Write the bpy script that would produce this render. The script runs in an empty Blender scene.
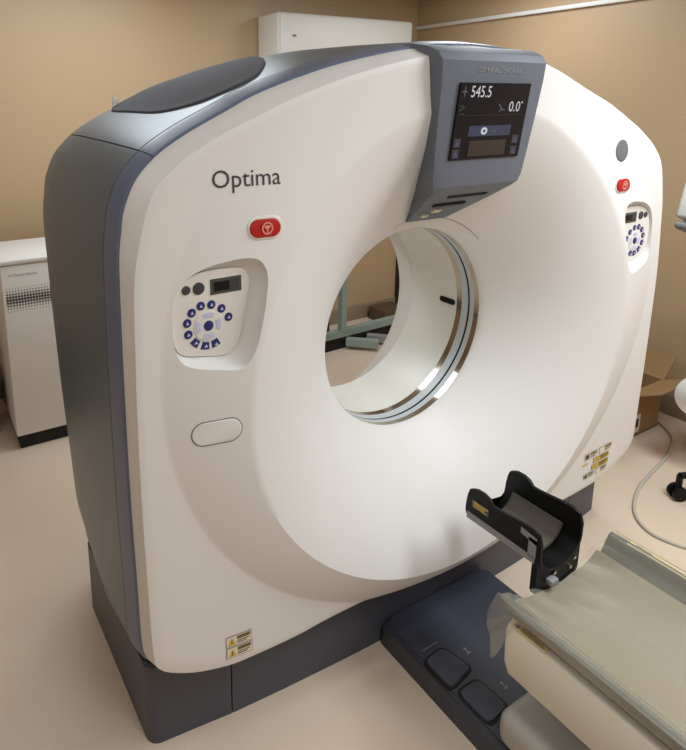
import bpy, bmesh, math, random
from mathutils import Vector, Matrix
import numpy as np

sc = bpy.context.scene
C = sc.collection
random.seed(4)
PI = math.pi

# ------------------------------------------------------------------ camera
def cam_axes(yaw, pit, rol):
    f = Vector((math.sin(yaw)*math.cos(pit), math.cos(yaw)*math.cos(pit), -math.sin(pit)))
    r = Vector((math.cos(yaw), -math.sin(yaw), 0)); u = r.cross(f)
    return r*math.cos(rol)+u*math.sin(rol), -r*math.sin(rol)+u*math.cos(rol), f
cd = bpy.data.cameras.new('camera'); cam = bpy.data.objects.new('camera', cd); C.objects.link(cam)
r_, u_, f_ = cam_axes(.538, .226, -.003)
cam.matrix_world = Matrix(((r_.x, u_.x, -f_.x, -1.429), (r_.y, u_.y, -f_.y, -1.247), (r_.z, u_.z, -f_.z, 1.75), (0, 0, 0, 1)))
cd.sensor_fit = 'HORIZONTAL'; cd.sensor_width = 36; cd.lens = 626.3*36/686
cd.shift_x = (343-274.8)/686; cd.shift_y = (244.6-375)/686      # the photo is a crop of a larger frame
cd.clip_start = .02
sc.camera = cam

# ------------------------------------------------------------------ light
sc.view_settings.view_transform = 'Standard'; sc.view_settings.look = 'None'
sc.view_settings.exposure = -0.29; sc.view_settings.gamma = 1.0
w = bpy.data.worlds.new('world'); sc.world = w; w.use_nodes = True
w.node_tree.nodes['Background'].inputs[0].default_value = (1, .95, .88, 1)
w.node_tree.nodes['Background'].inputs[1].default_value = .25
def area(name, loc, sx, sy, power, col=(.875, .945, 1.0)):
    l = bpy.data.lights.new(name, 'AREA'); l.shape = 'RECTANGLE'; l.size = sx; l.size_y = sy; l.energy = power; l.color = col
    o = bpy.data.objects.new(name, l); o.location = loc; C.objects.link(o); return o
area('ceiling_lamp', (.95, -1.0, 2.52), .6, 1.2, 60)
area('ceiling_lamp', (-.6, -1.7, 2.52), .6, 1.2, 28)
area('ceiling_lamp', (-.5, 1.7, 2.52), 1.2, .6, 25)
area('ceiling_lamp', (1.5, 1.3, 2.52), .6, .6, 16)
area('ceiling_lamp', (-2.0, .2, 2.52), .6, 1.2, 10)  # fill added to brighten the left side, not a known fixture

# ------------------------------------------------------------------ materials
def srgb(r, g, b):
    f = lambda c: (c/255/12.92 if c/255 <= .04045 else ((c/255+.055)/1.055)**2.4)
    return (f(r), f(g), f(b), 1)
def mat(name, col, rough=.5, metal=0, spec=.5, noise=0, nscale=20, bump=0, bscale=200, coat=0, emit=None, estr=1):
    m = bpy.data.materials.new(name); m.use_nodes = True; nt = m.node_tree
    b = nt.nodes['Principled BSDF']
    b.inputs['Base Color'].default_value = col; b.inputs['Roughness'].default_value = rough
    b.inputs['Metallic'].default_value = metal; b.inputs['Specular IOR Level'].default_value = spec
    if coat: b.inputs['Coat Weight'].default_value = coat; b.inputs['Coat Roughness'].default_value = .1
    if emit: b.inputs['Emission Color'].default_value = emit; b.inputs['Emission Strength'].default_value = estr
    if noise or bump:
        tc = nt.nodes.new('ShaderNodeTexCoord')
    if noise:
        n = nt.nodes.new('ShaderNodeTexNoise'); n.inputs['Scale'].default_value = nscale; n.inputs['Detail'].default_value = 6
        nt.links.new(tc.outputs['Object'], n.inputs['Vector'])
        mx = nt.nodes.new('ShaderNodeMix'); mx.data_type = 'RGBA'
        mx.inputs[6].default_value = tuple(c*(1-noise) for c in col[:3])+(1,); mx.inputs[7].default_value = tuple(min(1, c*(1+noise)) for c in col[:3])+(1,)
        nt.links.new(n.outputs['Fac'], mx.inputs[0]); nt.links.new(mx.outputs[2], b.inputs['Base Color'])
    if bump:
        n2 = nt.nodes.new('ShaderNodeTexNoise'); n2.inputs['Scale'].default_value = bscale; n2.inputs['Detail'].default_value = 3
        nt.links.new(tc.outputs['Object'], n2.inputs['Vector'])
        bp = nt.nodes.new('ShaderNodeBump'); bp.inputs['Strength'].default_value = bump; bp.inputs['Distance'].default_value = .002
        nt.links.new(n2.outputs['Fac'], bp.inputs['Height']); nt.links.new(bp.outputs['Normal'], b.inputs['Normal'])
    return m
M = {}
M['white'] = mat('warm_white_plastic', srgb(226, 224, 221), .5, noise=.015, nscale=4)
M['panel'] = mat('panel_white', srgb(225, 221, 214), .4, noise=.01)
M['bore'] = mat('bore_white', srgb(228, 227, 218), .3, noise=.01)
M['silver'] = mat('silver_paint', srgb(104, 116, 125), .36, metal=.35, noise=.03, nscale=3)
M['trim'] = mat('slate_blue_trim', srgb(100, 110, 134), .3, noise=.02)
M['console'] = mat('slate_console', srgb(100, 106, 118), .45, noise=.02)
M['vent'] = mat('dark_slate_grille', srgb(62, 62, 70), .8, bump=.5, bscale=400)
M['base'] = mat('charcoal_base', srgb(72, 75, 87), .45, noise=.04, bump=.1)
M['dock'] = mat('dark_navy_dock', srgb(62, 66, 79), .42, noise=.06, nscale=8, bump=.12)
M['pedal'] = mat('pedal_rubber', srgb(66, 71, 86), .5, bump=.2, bscale=500)
M['black'] = mat('black_plastic', srgb(8, 8, 9), .5, spec=.25, noise=.05)
M['blackmat'] = mat('black_matte', srgb(16, 16, 17), .7, noise=.05)
M['steel'] = mat('polished_steel', srgb(196, 190, 178), .12, metal=1, noise=.02)
M['lightband'] = mat('pale_window_film', srgb(196, 202, 206), .3, noise=.01)
M['navy'] = mat('navy_button', srgb(38, 42, 110), .35, noise=.04)
M['bluewhite'] = mat('pale_blue_button', srgb(196, 198, 224), .3, noise=.03)
M['red'] = mat('red_button', srgb(176, 26, 22), .35, noise=.04)
M['pink'] = mat('button_mark', srgb(226, 140, 128), .4, noise=.02)
M['grey'] = mat('grey_mesh', srgb(104, 103, 106), .7, noise=.15, nscale=300)
M['ink'] = mat('dark_ink', srgb(62, 60, 62), .5, noise=.02)
M['inkl'] = mat('faint_ink', srgb(120, 118, 116), .5, noise=.02)
M['paper'] = mat('label_paper', srgb(226, 220, 196), .5, noise=.02)
M['yellow'] = mat('label_yellow', srgb(206, 174, 60), .5, noise=.03)
M['paleyellow'] = mat('label_pale_yellow', srgb(236, 218, 160), .5, noise=.02)
M['olive'] = mat('label_olive', srgb(108, 92, 30), .5, noise=.03)
M['cream'] = mat('cream_shell', srgb(228, 222, 208), .4, noise=.02)
M['pedestal'] = mat('pedestal_grey', srgb(176, 174, 168), .4, noise=.02)
M['pad'] = mat('sage_grey_pad', srgb(150, 141, 121), .42, noise=.05, nscale=6, bump=.15, bscale=30)
M['carbon'] = mat('cradle_grey', srgb(92, 91, 82), .4, noise=.04)
M['liner'] = mat('brown_grey_foam', srgb(98, 92, 84), .75, noise=.06, bump=.3)
M['greyplastic'] = mat('grey_plastic', srgb(138, 138, 140), .5, noise=.03)
M['cab'] = mat('cabinet_white', srgb(232, 231, 226), .45, noise=.015)
M['card'] = mat('cardboard', srgb(152, 120, 82), .8, noise=.08, nscale=12)
M['cable'] = mat('cable_grey', srgb(190, 182, 170), .5, noise=.03)
M['framegreen'] = mat('pale_green_steel', srgb(140, 158, 150), .4, noise=.05)
M['darkbrown'] = mat('dark_brown_wood', srgb(52, 38, 24), .5, noise=.15, nscale=10)
M['woodbox'] = mat('brown_wood', srgb(92, 74, 50), .6, noise=.12, nscale=8)
M['glassy'] = mat('screen_black', srgb(24, 24, 31), .25, spec=.25, noise=.02)
M['scrgreen'] = mat('display_green', srgb(70, 76, 70), .3, noise=.03)
def em(n, c, s): return mat(n, (0.02, .02, .02, 1), .3, emit=c, estr=s)
M['e_white'] = em('screen_white', srgb(226, 228, 236), .85)
M['e_dim'] = em('screen_dim', srgb(128, 134, 140), .5)
M['e_bar'] = em('screen_bar', srgb(44, 56, 92), .8)
M['e_line'] = em('screen_line', srgb(62, 64, 72), .5)
M['e_key'] = em('screen_key', srgb(92, 96, 150), .6)
M['e_green'] = em('screen_green', srgb(70, 96, 76), .6)
M['e_brown'] = em('screen_brown', srgb(52, 40, 34), .6)

# floor and wall materials with large-scale procedural variation
def floor_mat():
    m = mat('peach_vinyl', srgb(214, 186, 164), .34); nt = m.node_tree; b = nt.nodes['Principled BSDF']
    tc = nt.nodes.new('ShaderNodeTexCoord')
    n1 = nt.nodes.new('ShaderNodeTexNoise'); n1.inputs['Scale'].default_value = 260; n1.inputs['Detail'].default_value = 4
    n2 = nt.nodes.new('ShaderNodeTexNoise'); n2.inputs['Scale'].default_value = 1.6; n2.inputs['Detail'].default_value = 5
    for n in (n1, n2): nt.links.new(tc.outputs['Object'], n.inputs['Vector'])
    a = nt.nodes.new('ShaderNodeMix'); a.data_type = 'RGBA'
    a.inputs[6].default_value = srgb(216, 195, 173); a.inputs[7].default_value = srgb(229, 210, 190); nt.links.new(n2.outputs['Fac'], a.inputs[0])
    c = nt.nodes.new('ShaderNodeMix'); c.data_type = 'RGBA'; c.blend_type = 'MULTIPLY'; c.inputs[0].default_value = .25
    cr = nt.nodes.new('ShaderNodeValToRGB'); cr.color_ramp.elements[0].position = .42; cr.color_ramp.elements[0].color = (.72, .68, .64, 1); cr.color_ramp.elements[1].position = .56
    nt.links.new(n1.outputs['Fac'], cr.inputs[0]); nt.links.new(a.outputs[2], c.inputs[6]); nt.links.new(cr.outputs[0], c.inputs[7])
    nt.links.new(c.outputs[2], b.inputs['Base Color'])
    rr = nt.nodes.new('ShaderNodeMapRange'); rr.inputs[3].default_value = .28; rr.inputs[4].default_value = .45
    nt.links.new(n2.outputs['Fac'], rr.inputs[0]); nt.links.new(rr.outputs[0], b.inputs['Roughness'])
    return m
M['floor'] = floor_mat()
M['wall'] = mat('tan_paint', srgb(190, 163, 130), .4, noise=.02, nscale=2, bump=.12, bscale=120)
M['ceil'] = mat('ceiling_tile', srgb(226, 222, 212), .8, noise=.03)
M['basebd'] = mat('taupe_baseboard', srgb(150, 132, 108), .45, noise=.03)

def sheet_mat():
    m = bpy.data.materials.new('clear_vinyl_sheet'); m.use_nodes = True; nt = m.node_tree
    for n in list(nt.nodes): nt.nodes.remove(n)
    out = nt.nodes.new('ShaderNodeOutputMaterial'); mix = nt.nodes.new('ShaderNodeMixShader'); mix2 = nt.nodes.new('ShaderNodeMixShader')
    tr = nt.nodes.new('ShaderNodeBsdfTransparent'); tr.inputs[0].default_value = (.98, .965, .94, 1)
    gl = nt.nodes.new('ShaderNodeBsdfGlossy'); gl.inputs[0].default_value = (1, 1, .98, 1); gl.inputs['Roughness'].default_value = .3
    df = nt.nodes.new('ShaderNodeBsdfDiffuse'); df.inputs[0].default_value = srgb(212, 212, 198)
    fr = nt.nodes.new('ShaderNodeFresnel'); fr.inputs[0].default_value = 1.3
    mix2.inputs[0].default_value = .09
    nt.links.new(tr.outputs[0], mix2.inputs[1]); nt.links.new(df.outputs[0], mix2.inputs[2])
    hf = nt.nodes.new('ShaderNodeMath'); hf.operation = 'MULTIPLY'; hf.inputs[1].default_value = .35; nt.links.new(fr.outputs[0], hf.inputs[0]); mn = nt.nodes.new('ShaderNodeMath'); mn.operation = 'MINIMUM'; mn.inputs[1].default_value = .16; nt.links.new(hf.outputs[0], mn.inputs[0]); nt.links.new(mn.outputs[0], mix.inputs[0]); nt.links.new(mix2.outputs[0], mix.inputs[1]); nt.links.new(gl.outputs[0], mix.inputs[2])
    nt.links.new(mix.outputs[0], out.inputs[0])
    tc = nt.nodes.new('ShaderNodeTexCoord'); n = nt.nodes.new('ShaderNodeTexNoise'); n.inputs['Scale'].default_value = 14; n.inputs['Detail'].default_value = 3
    bp = nt.nodes.new('ShaderNodeBump'); bp.inputs['Strength'].default_value = .25; bp.inputs['Distance'].default_value = .004
    nt.links.new(tc.outputs['Object'], n.inputs['Vector']); nt.links.new(n.outputs['Fac'], bp.inputs['Height'])
    nt.links.new(bp.outputs[0], gl.inputs['Normal']); nt.links.new(bp.outputs[0], fr.inputs['Normal'])
    return m
M['sheet'] = sheet_mat()

# ------------------------------------------------------------------ helpers
def thing(name, label, cat, loc, group=None):
    o = bpy.data.objects.new(name, None); o.empty_display_size = .1; o.location = loc; C.objects.link(o)
    o['label'] = label; o['category'] = cat
    if group: o['group'] = group
    return o
def root_loc(o):
    v = Vector(o.location)
    return v
def parent_to(o, p):
    o.parent = p
    if p is not None:
        q = p; off = Vector((0, 0, 0))
        while q is not None:
            if q.parent is None: off += Vector(q.location)
            q = q.parent
        # only the thing's root is offset; parts sit at the root's frame
        o.location = (-off.x, -off.y, -off.z) if p.parent is None else (0, 0, 0)
def link(name, me, m, parent=None, smooth=True, label=None):
    o = bpy.data.objects.new(name, me); C.objects.link(o)
    for mm in (m if isinstance(m, (list, tuple)) else [m]): me.materials.append(mm)
    if smooth:
        for p in me.polygons: p.use_smooth = True
        me.set_sharp_from_angle(angle=math.radians(smooth if smooth is not True else 35))
    if parent is not None: parent_to(o, parent)
    if label: o['label'] = label
    return o
def tag(o, label, cat, group=None):
    o['label'] = label; o['category'] = cat
    if group: o['group'] = group
    return o
def struct(o): o['kind'] = 'structure'; return o
def mesh(name, verts, faces, m, parent=None, smooth=True, label=None, mi=None, fix=True):
    me = bpy.data.meshes.new(name); me.from_pydata([tuple(v) for v in verts], [], faces); me.update()
    if fix:
        bm = bmesh.new(); bm.from_mesh(me); bmesh.ops.recalc_face_normals(bm, faces=bm.faces); bm.to_mesh(me); bm.free()
    if mi:
        for p, k in zip(me.polygons, mi): p.material_index = k
    return link(name, me, m, parent, smooth, label)
def bm_obj(name, bm, m, parent=None, smooth=True, label=None):
    bmesh.ops.recalc_face_normals(bm, faces=bm.faces)
    me = bpy.data.meshes.new(name); bm.to_mesh(me); bm.free()
    return link(name, me, m, parent, smooth, label)
def add_box(bm, x0, x1, y0, y1, z0, z1, bev=0, seg=2):
    b2 = bmesh.new(); bmesh.ops.create_cube(b2, size=1)
    for v in b2.verts: v.co = Vector(((x0+x1)/2+v.co.x*(x1-x0), (y0+y1)/2+v.co.y*(y1-y0), (z0+z1)/2+v.co.z*(z1-z0)))
    if bev: bmesh.ops.bevel(b2, geom=b2.edges[:], offset=bev, segments=seg, affect='EDGES', profile=.5)
    t = bpy.data.meshes.new('t'); b2.to_mesh(t); b2.free(); bm.from_mesh(t); bpy.data.meshes.remove(t)
def box(name, x0, x1, y0, y1, z0, z1, m, parent=None, bev=.004, label=None, seg=2):
    bm = bmesh.new(); add_box(bm, x0, x1, y0, y1, z0, z1, bev, seg); return bm_obj(name, bm, m, parent, True, label)
def add_tube(bm, pts, r, n=10, cap=True):
    pts = [Vector(p) for p in pts]; rings = []
    prev = None
    for i, p in enumerate(pts):
        t = (pts[min(i+1, len(pts)-1)]-pts[max(i-1, 0)]).normalized()
        if prev is None:
            a = Vector((0, 0, 1)) if abs(t.z) < .9 else Vector((1, 0, 0)); u = t.cross(a).normalized()
        else:
            u = (prev-t*prev.dot(t)).normalized()
        prev = u; v = t.cross(u); rr = r[i] if isinstance(r, (list, tuple)) else r
        rings.append([bm.verts.new(p+u*math.cos(2*PI*k/n)*rr+v*math.sin(2*PI*k/n)*rr) for k in range(n)])
    for a, b in zip(rings, rings[1:]):
        for k in range(n): bm.faces.new((a[k], a[(k+1) % n], b[(k+1) % n], b[k]))
    if cap: bm.faces.new(rings[0][::-1]); bm.faces.new(rings[-1])
def tube(name, pts, r, m, parent=None, n=10, label=None):
    bm = bmesh.new(); add_tube(bm, pts, r, n); return bm_obj(name, bm, m, parent, 50, label)
def catmull(pts, sub=8, closed=False):
    P = [np.array(p, float) for p in pts]; out = []; n = len(P)
    for i in range(n if closed else n-1):
        p0 = P[(i-1) % n] if closed or i > 0 else P[0]; p1 = P[i]; p2 = P[(i+1) % n]; p3 = P[(i+2) % n] if closed or i+2 < n else P[-1]
        for k in range(sub):
            t = k/sub
            out.append(.5*((2*p1)+(-p0+p2)*t+(2*p0-5*p1+4*p2-p3)*t*t+(-p0+3*p1-3*p2+p3)*t**3))
    if not closed: out.append(P[-1])
    return out
def loft(rings, closed=True, cap0=False, cap1=False):
    """rings: list of equal-length point lists -> verts, faces"""
    V = []; F = []; n = len(rings[0])
    for r in rings: V += [tuple(p) for p in r]
    for i in range(len(rings)-1):
        for k in range(n if closed else n-1):
            a = i*n+k; b = i*n+(k+1) % n; F.append((a, b, b+n, a+n))
    if cap0: F.append(tuple(range(n))[::-1])
    if cap1: F.append(tuple(range((len(rings)-1)*n, len(rings)*n)))
    return V, F
def text_verts(s, size, spacing=1.0, shear=0, res=3):
    cu = bpy.data.curves.new('t', 'FONT'); cu.body = s; cu.size = size; cu.space_character = spacing; cu.shear = shear; cu.resolution_u = res
    o = bpy.data.objects.new('t', cu); C.objects.link(o)
    dg = bpy.context.evaluated_depsgraph_get(); me = bpy.data.meshes.new_from_object(o.evaluated_get(dg))
    V = [v.co.copy() for v in me.vertices]; F = [tuple(p.vertices) for p in me.polygons]
    bpy.data.objects.remove(o); bpy.data.curves.remove(cu); bpy.data.meshes.remove(me)
    return V, F
def text_fit(s, width, height=None, **k):
    V, F = text_verts(s, 1, **k)
    x0 = min(v.x for v in V); x1 = max(v.x for v in V); y0 = min(v.y for v in V); y1 = max(v.y for v in V)
    sx = width/(x1-x0); sy = sx if height is None else height/(y1-y0)
    return [((v.x-x0)*sx, (v.y-(y0 if height is not None else 0))*sy) for v in V], F

# ------------------------------------------------------------------ the room
def wallbox(name, *b, m='wall'): return struct(box(name, *b, M[m], None, 0))
X0, X1, Y0, Y1, ZC = -2.9, 2.17, -3.2, 2.6, 2.55
wallbox('floor', X0-.1, X1+.1, Y0-.1, Y1+.1, -.08, 0, m='floor')
wallbox('wall_back', X0-.1, X1+.1, Y1, Y1+.1, 0, ZC)
wallbox('wall_right', X1, X1+.1, Y0-.1, Y1, 0, ZC)
wallbox('wall_left', X0-.1, X0, Y0-.1, Y1, 0, ZC)
wallbox('wall_front', X0, X1, Y0-.1, Y0, 0, ZC)
wallbox('ceiling', X0-.1, X1+.1, Y0-.1, Y1+.1, ZC, ZC+.08, m='ceil')
struct(box('baseboard_back', X0, X1-.014, Y1-.014, Y1, 0, .12, M['basebd'], None, .003))
struct(box('baseboard_right', X1-.014, X1, Y0, Y1, 0, .12, M['basebd'], None, .003))
struct(box('trim_1', 2.045, 2.085, Y1-.03, Y1-.002, 0, 2.1, M['darkbrown'], None, .004))
tag(box('cable_trunking', X1-.025, X1-.001, -2.2, Y1-.002, 2.283, 2.308, M['cab'], None, .004),
    'slim white cable trunking running along the top of the right wall', 'trunking')

# ------------------------------------------------------------------ CT gantry
BZ = .988
def smooth(a, b, x): t = min(1, max(0, (x-a)/(b-a))); return t*t*(3-2*t)
G = thing('ct_scanner_gantry', 'large white ring-shaped CT scanner gantry with round bore and slate console at its top', 'CT scanner', (0, .5, 0))
A_half = [(0, .256), (.2, .260), (.35, .266), (.5, .268), (.62, .264), (.77, .272), (.83, .28), (.915, .306), (.982, .340), (1.02, .372), (1.033, .415), (1.038, .6), (1.041, .8), (1.041, 1.0), (1.037, 1.2), (1.03, 1.37), (1.012, 1.462), (.995, 1.523), (.974, 1.567), (.939, 1.602), (.895, 1.634), (.806, 1.681), (.723, 1.715), (.64, 1.75), (.472, 1.805), (.266, 1.853), (.12, 1.868), (0, 1.872)]
B_half = [(0, .244), (.2, .247), (.35, .252), (.5, .252), (.62, .249), (.77, .256), (.83, .264), (.915, .288), (.988, .324), (1.03, .358), (1.044, .41), (1.047, .6), (1.05, .8), (1.05, 1.0), (1.048, 1.2), (1.044, 1.40), (1.036, 1.470), (1.027, 1.520), (1.001, 1.579), (.966, 1.619), (.926, 1.650), (.867, 1.684), (.78, 1.726), (.683, 1.771), (.489, 1.832), (.30, 1.872), (.15, 1.893), (0, 1.90)]
def outline(half):
    R = catmull(half, 6); R0 = R
    R = [np.array((p[0]-.018*smooth(1.05, 1.4, p[1])*smooth(.7, .95, p[0]), p[1]-.032*smooth(.2, .6, p[0])*smooth(1.2, 1.5, p[1]))) for p in R0]; L = [np.array((-p[0], p[1])) for p in R0[::-1]][1:-1]
    return R+L                              # counter-clockwise from the bottom centre
NA = 360
def radial(poly):
    P = np.array(poly)-np.array((0, BZ)); out = []
    for k in range(NA):
        th = 2*PI*k/NA; d = np.array((math.cos(th), math.sin(th))); best = 0
        Q = np.roll(P, -1, axis=0)
        e = Q-P; den = d[0]*e[:, 1]-d[1]*e[:, 0]
        with np.errstate(divide='ignore', invalid='ignore'):
            t = (P[:, 0]*e[:, 1]-P[:, 1]*e[:, 0])/den; s = (P[:, 0]*d[1]-P[:, 1]*d[0])/den
        ok = (t > 0) & (s >= -1e-6) & (s <= 1+1e-6)
        out.append(t[ok].max())
    return np.array(out)
RA = radial(outline(A_half)); RB = radial(outline(B_half))
YB = .255; RBORE = .35
def rin(th): c, s = math.cos(th), math.sin(th); return 1/math.sqrt((c/.772)**2+(s/(.755 if s > 0 else .693))**2)
def rout(th):
    c, s = math.cos(th), math.sin(th); a, b, h = .985, .90, 1.10-BZ
    A = (c/a)**2+(s/b)**2; B = -2*s*h/b**2; D = (h/b)**2-1
    return max((-B+math.sqrt(B*B-4*A*D))/(2*A), rin(th)+.07)
def ylip(th):
    a = abs(math.degrees(math.atan2(math.cos(th), math.sin(th))))      # angle from straight up
    return -.041*smooth(25, 80, a)-.012*smooth(110, 160, a)
def yface(x, z):
    r = math.hypot(x, z-BZ); th = math.atan2(z-BZ, x); ri = rin(th); ro = rout(th); yl = ylip(th)
    if r >= ro: return 0.
    if r >= ri:
        t = (ro-r)/(ro-ri); return yl*(1.3*t-.3*t*t)
    t = min(1, (ri-r)/(ri-RBORE)); return yl+(YB-yl)*(.42*t+.58*t*t)
def ringpts(rad, yf):
    return [(rad[k]*math.cos(2*PI*k/NA), yf[k] if hasattr(yf, '__len__') else yf, BZ+rad[k]*math.sin(2*PI*k/NA)) for k in range(NA)]
def build_cover():
    rings = []
    ang = [2*PI*k/NA for k in range(NA)]
    ye = np.array([yface(RA[k]*math.cos(ang[k]), BZ+RA[k]*math.sin(ang[k])) for k in range(NA)])
    yb = .062
    rings.append(ringpts(np.full(NA, .375), .285)); rings.append(ringpts(np.full(NA, .60), .17)); rings.append(ringpts(RB-.02, yb+.006)); rings.append(ringpts(RB-.003, yb+.004))
    for t, s in ((1, 1), (.93, .8), (.62, .55), (.34, .3), (.16, .13), (.05, .04)):
        rings.append(ringpts(RA+(RB-RA)*t, ye+(yb-ye)*s))
    rA = RA-.012
    Ri = np.array([min(rin(a), rA[k]-.004) for k, a in enumerate(ang)])
    def surf(rad): return ringpts(rad, [yface(rad[k]*math.cos(ang[k]), BZ+rad[k]*math.sin(ang[k])) for k in range(NA)])
    Rm = np.array([min(max(rout(a), Ri[k]+.02), max(rA[k]-.012, Ri[k]+.002)) for k, a in enumerate(ang)])
    for i in range(8): rings.append(surf(rA+(Rm-rA)*i/8))
    rings.append(surf(Rm+np.minimum(.004, (rA-Rm)*.06)))
    for i in range(18): rings.append(surf(Rm+(Ri-Rm)*i/18))
    crease = len(rings); rings.append(surf(Ri))
    for i in range(1, 33): rings.append(surf(Ri+(RBORE+.004-Ri)*i/32))
    rings.append(ringpts(np.full(NA, RBORE+.001), YB+.003)); rings.append(ringpts(np.full(NA, RBORE), YB+.008)); rings.append(ringpts(np.full(NA, RBORE+.002), YB+.012))
    rings.append(rings[0])
    V, F = loft(rings[:-1]); n = NA; m = len(rings)-2
    for k in range(n): F.append((m*n+k, m*n+(k+1) % n, (k+1) % n, k))
    o = mesh('front_cover', V, F, M['white'], G, 40)
    return o
cover = build_cover()

# recesses for the two control panels, cut out of the cover
flat = [(-.936, 1.31), (-.912, 1.347), (-.875, 1.365), (-.83, 1.368), (-.781, 1.366), (-.754, 1.359), (-.74, 1.331), (-.747, 1.288), (-.757, 1.24), (-.766, 1.202), (-.778, 1.171), (-.805, 1.153), (-.853, 1.159), (-.915, 1.173), (-.936, 1.2), (-.942, 1.259)]
rimp = [(-.95, 1.318), (-.922, 1.364), (-.868, 1.390), (-.82, 1.398), (-.775, 1.400), (-.738, 1.388), (-.722, 1.350), (-.732, 1.285), (-.746, 1.23), (-.758, 1.19), (-.775, 1.158), (-.80, 1.140), (-.856, 1.146), (-.922, 1.16), (-.948, 1.195), (-.953, 1.259)]
flat = [(x-.016*(x+1.429), z+.016*(1.75-z)) for x, z in flat]
PF = catmull(flat, 4, True); PR = catmull(rimp, 4, True)
YP = .010
def cutter(sgn):
    rings = [[(sgn*p[0], YP+.004, p[1]) for p in PF]]
    for t, y in ((.75, -.008), (1, -.022), (1.5, -.09)):
        rings.append([(sgn*(a[0]+(b[0]-a[0])*t), y, a[1]+(b[1]-a[1])*t) for a, b in zip(PF, PR)])
    V, F = loft(rings, True, True, True)
    return mesh('cut', V, F, M['white'], None, False)
cuts = [cutter(1), cutter(-1)]
# pocket behind the right-hand edges keeps the two recesses separate
for c in cuts:
    md = cover.modifiers.new('b', 'BOOLEAN'); md.operation = 'DIFFERENCE'; md.solver = 'EXACT'; md.object = c
bpy.context.view_layer.update()
dg = bpy.context.evaluated_depsgraph_get()
me2 = bpy.data.meshes.new_from_object(cover.evaluated_get(dg))
cover.modifiers.clear(); old = cover.data; cover.data = me2; me2.name = 'front_cover'
for p in me2.polygons: p.use_smooth = True; p.material_index = 0
me2.set_sharp_from_angle(angle=math.radians(28))
for c in cuts: bpy.data.objects.remove(c)

def decal(name, items, parent, side=None, off=.0012, label=None, surf=yface):
    """items: list of (list of 2D polygons (x,z), material key, layer); follows the cover's surface"""
    V = []; F = []; mi = []; keys = []
    for polys, key, layer in items:
        if key not in keys: keys.append(key)
        for p in polys:
            b = len(V)
            for x, z in p: V.append((x, surf(x, z)-off-layer*.0006, z))
            F.append(tuple(range(b, b+len(p)))); mi.append(keys.index(key))
    return mesh(name, V, F, [M[k] for k in keys], parent, False, label, mi, fix=False)
def rect(x0, x1, z0, z1, n=4):
    out = []
    for i in range(n):
        a = x0+(x1-x0)*i/n; b = x0+(x1-x0)*(i+1)/n; out.append([(a, z0), (b, z0), (b, z1), (a, z1)])
    return out
def slant(pts, n=1): return [pts]
def text_polys(s, x, z, width, height=None, **k):
    V, F = text_fit(s, width, height, **k); return [[(x+V[i][0], z+V[i][1]) for i in f] for f in F]

# lettering on the cover
decal('lettering', [(text_polys('Optima', -.845, 1.562, .170), 'ink', 0)], G)

# emergency stop buttons and the grille of the intercom
def pill(cx, cz, w, h, n=14):
    out = []
    for sgn in (1, -1):
        for k in range(n+1):
            a = -PI/2+PI*k/n
            out.append((cx+sgn*((w-h)/2+math.cos(a)*h/2), cz+sgn*math.sin(a)*h/2))
    return out
def plug(name, outl, y0, h, m, parent, inset=.004, surf=yface, label=None):
    cx = sum(p[0] for p in outl)/len(outl); cz = sum(p[1] for p in outl)/len(outl)
    ys = surf(cx, cz)
    def sl(p): return surf(*p) if y0 is None else y0
    def shrink(p, d):
        v = Vector((p[0]-cx, p[1]-cz)); l = v.length; v *= max(.1, 1-d/l); return (cx+v.x, cz+v.y)
    rings = [[(p[0], sl(p)+.006, p[1]) for p in outl], [(p[0], sl(p)-h*.5, p[1]) for p in outl]]
    q = [shrink(p, inset*.5) for p in outl]; rings.append([(a[0], sl(p)-h*.9, a[1]) for a, p in zip(q, outl)])
    q = [shrink(p, inset*1.4) for p in outl]; rings.append([(a[0], sl(p)-h, a[1]) for a, p in zip(q, outl)])
    V, F = loft(rings, True, True, True); return mesh(name, V, F, m, parent, 30, label)
for s in (-1, 1):
    cx = s*.709-.011
    plug('button_bezel', pill(cx, 1.464, .094, .054), None, .003, M['panel'], G)
    b = plug('emergency_stop_button', pill(cx-.002, 1.464, .08, .042), None, .008, M['red'], G, label='red stop button at the %s of the cover' % ('left' if s < 0 else 'right'))
    yb = lambda x, z: yface(cx, 1.464)-.0085
    ring = []
    for k in range(24):
        a = 2*PI*k/24; a2 = 2*PI*(k+1)/24
        ring.append([(cx+math.cos(a)*.015, 1.464+math.sin(a)*.015), (cx+math.cos(a2)*.015, 1.464+math.sin(a2)*.015), (cx+math.cos(a2)*.011, 1.464+math.sin(a2)*.011), (cx+math.cos(a)*.011, 1.464+math.sin(a)*.011)])
    ring.append([(cx-.009, 1.467), (cx, 1.460), (cx+.009, 1.467), (cx+.006, 1.471), (cx-.006, 1.471)])
    ring.append([(cx-.002, 1.461), (cx-.002, 1.454), (cx+.002, 1.454), (cx+.002, 1.461)])
    decal('button_emblem', [(ring, 'pink', 0)], b, surf=yb)
circ = lambda cx, cz, r, n=24, rz=None: [(cx+math.cos(2*PI*k/n)*r, cz+math.sin(2*PI*k/n)*(rz or r)) for k in range(n)]
plug('intercom_grille', circ(.686, 1.581, .037), None, .003, M['grey'], G, label='round grey speaker grille')

seam = []
for k in range(40):
    a = math.radians(108-60*k/40); a2 = math.radians(108-60*(k+1)/40)
    seam.append([(r*math.cos(t), BZ+r*math.sin(t)) for r, t in ((.3925, a), (.394, a), (.394, a2), (.3925, a2))])
decal('cover_seam', [(seam, 'inkl', 0)], G, off=.0025)

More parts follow.
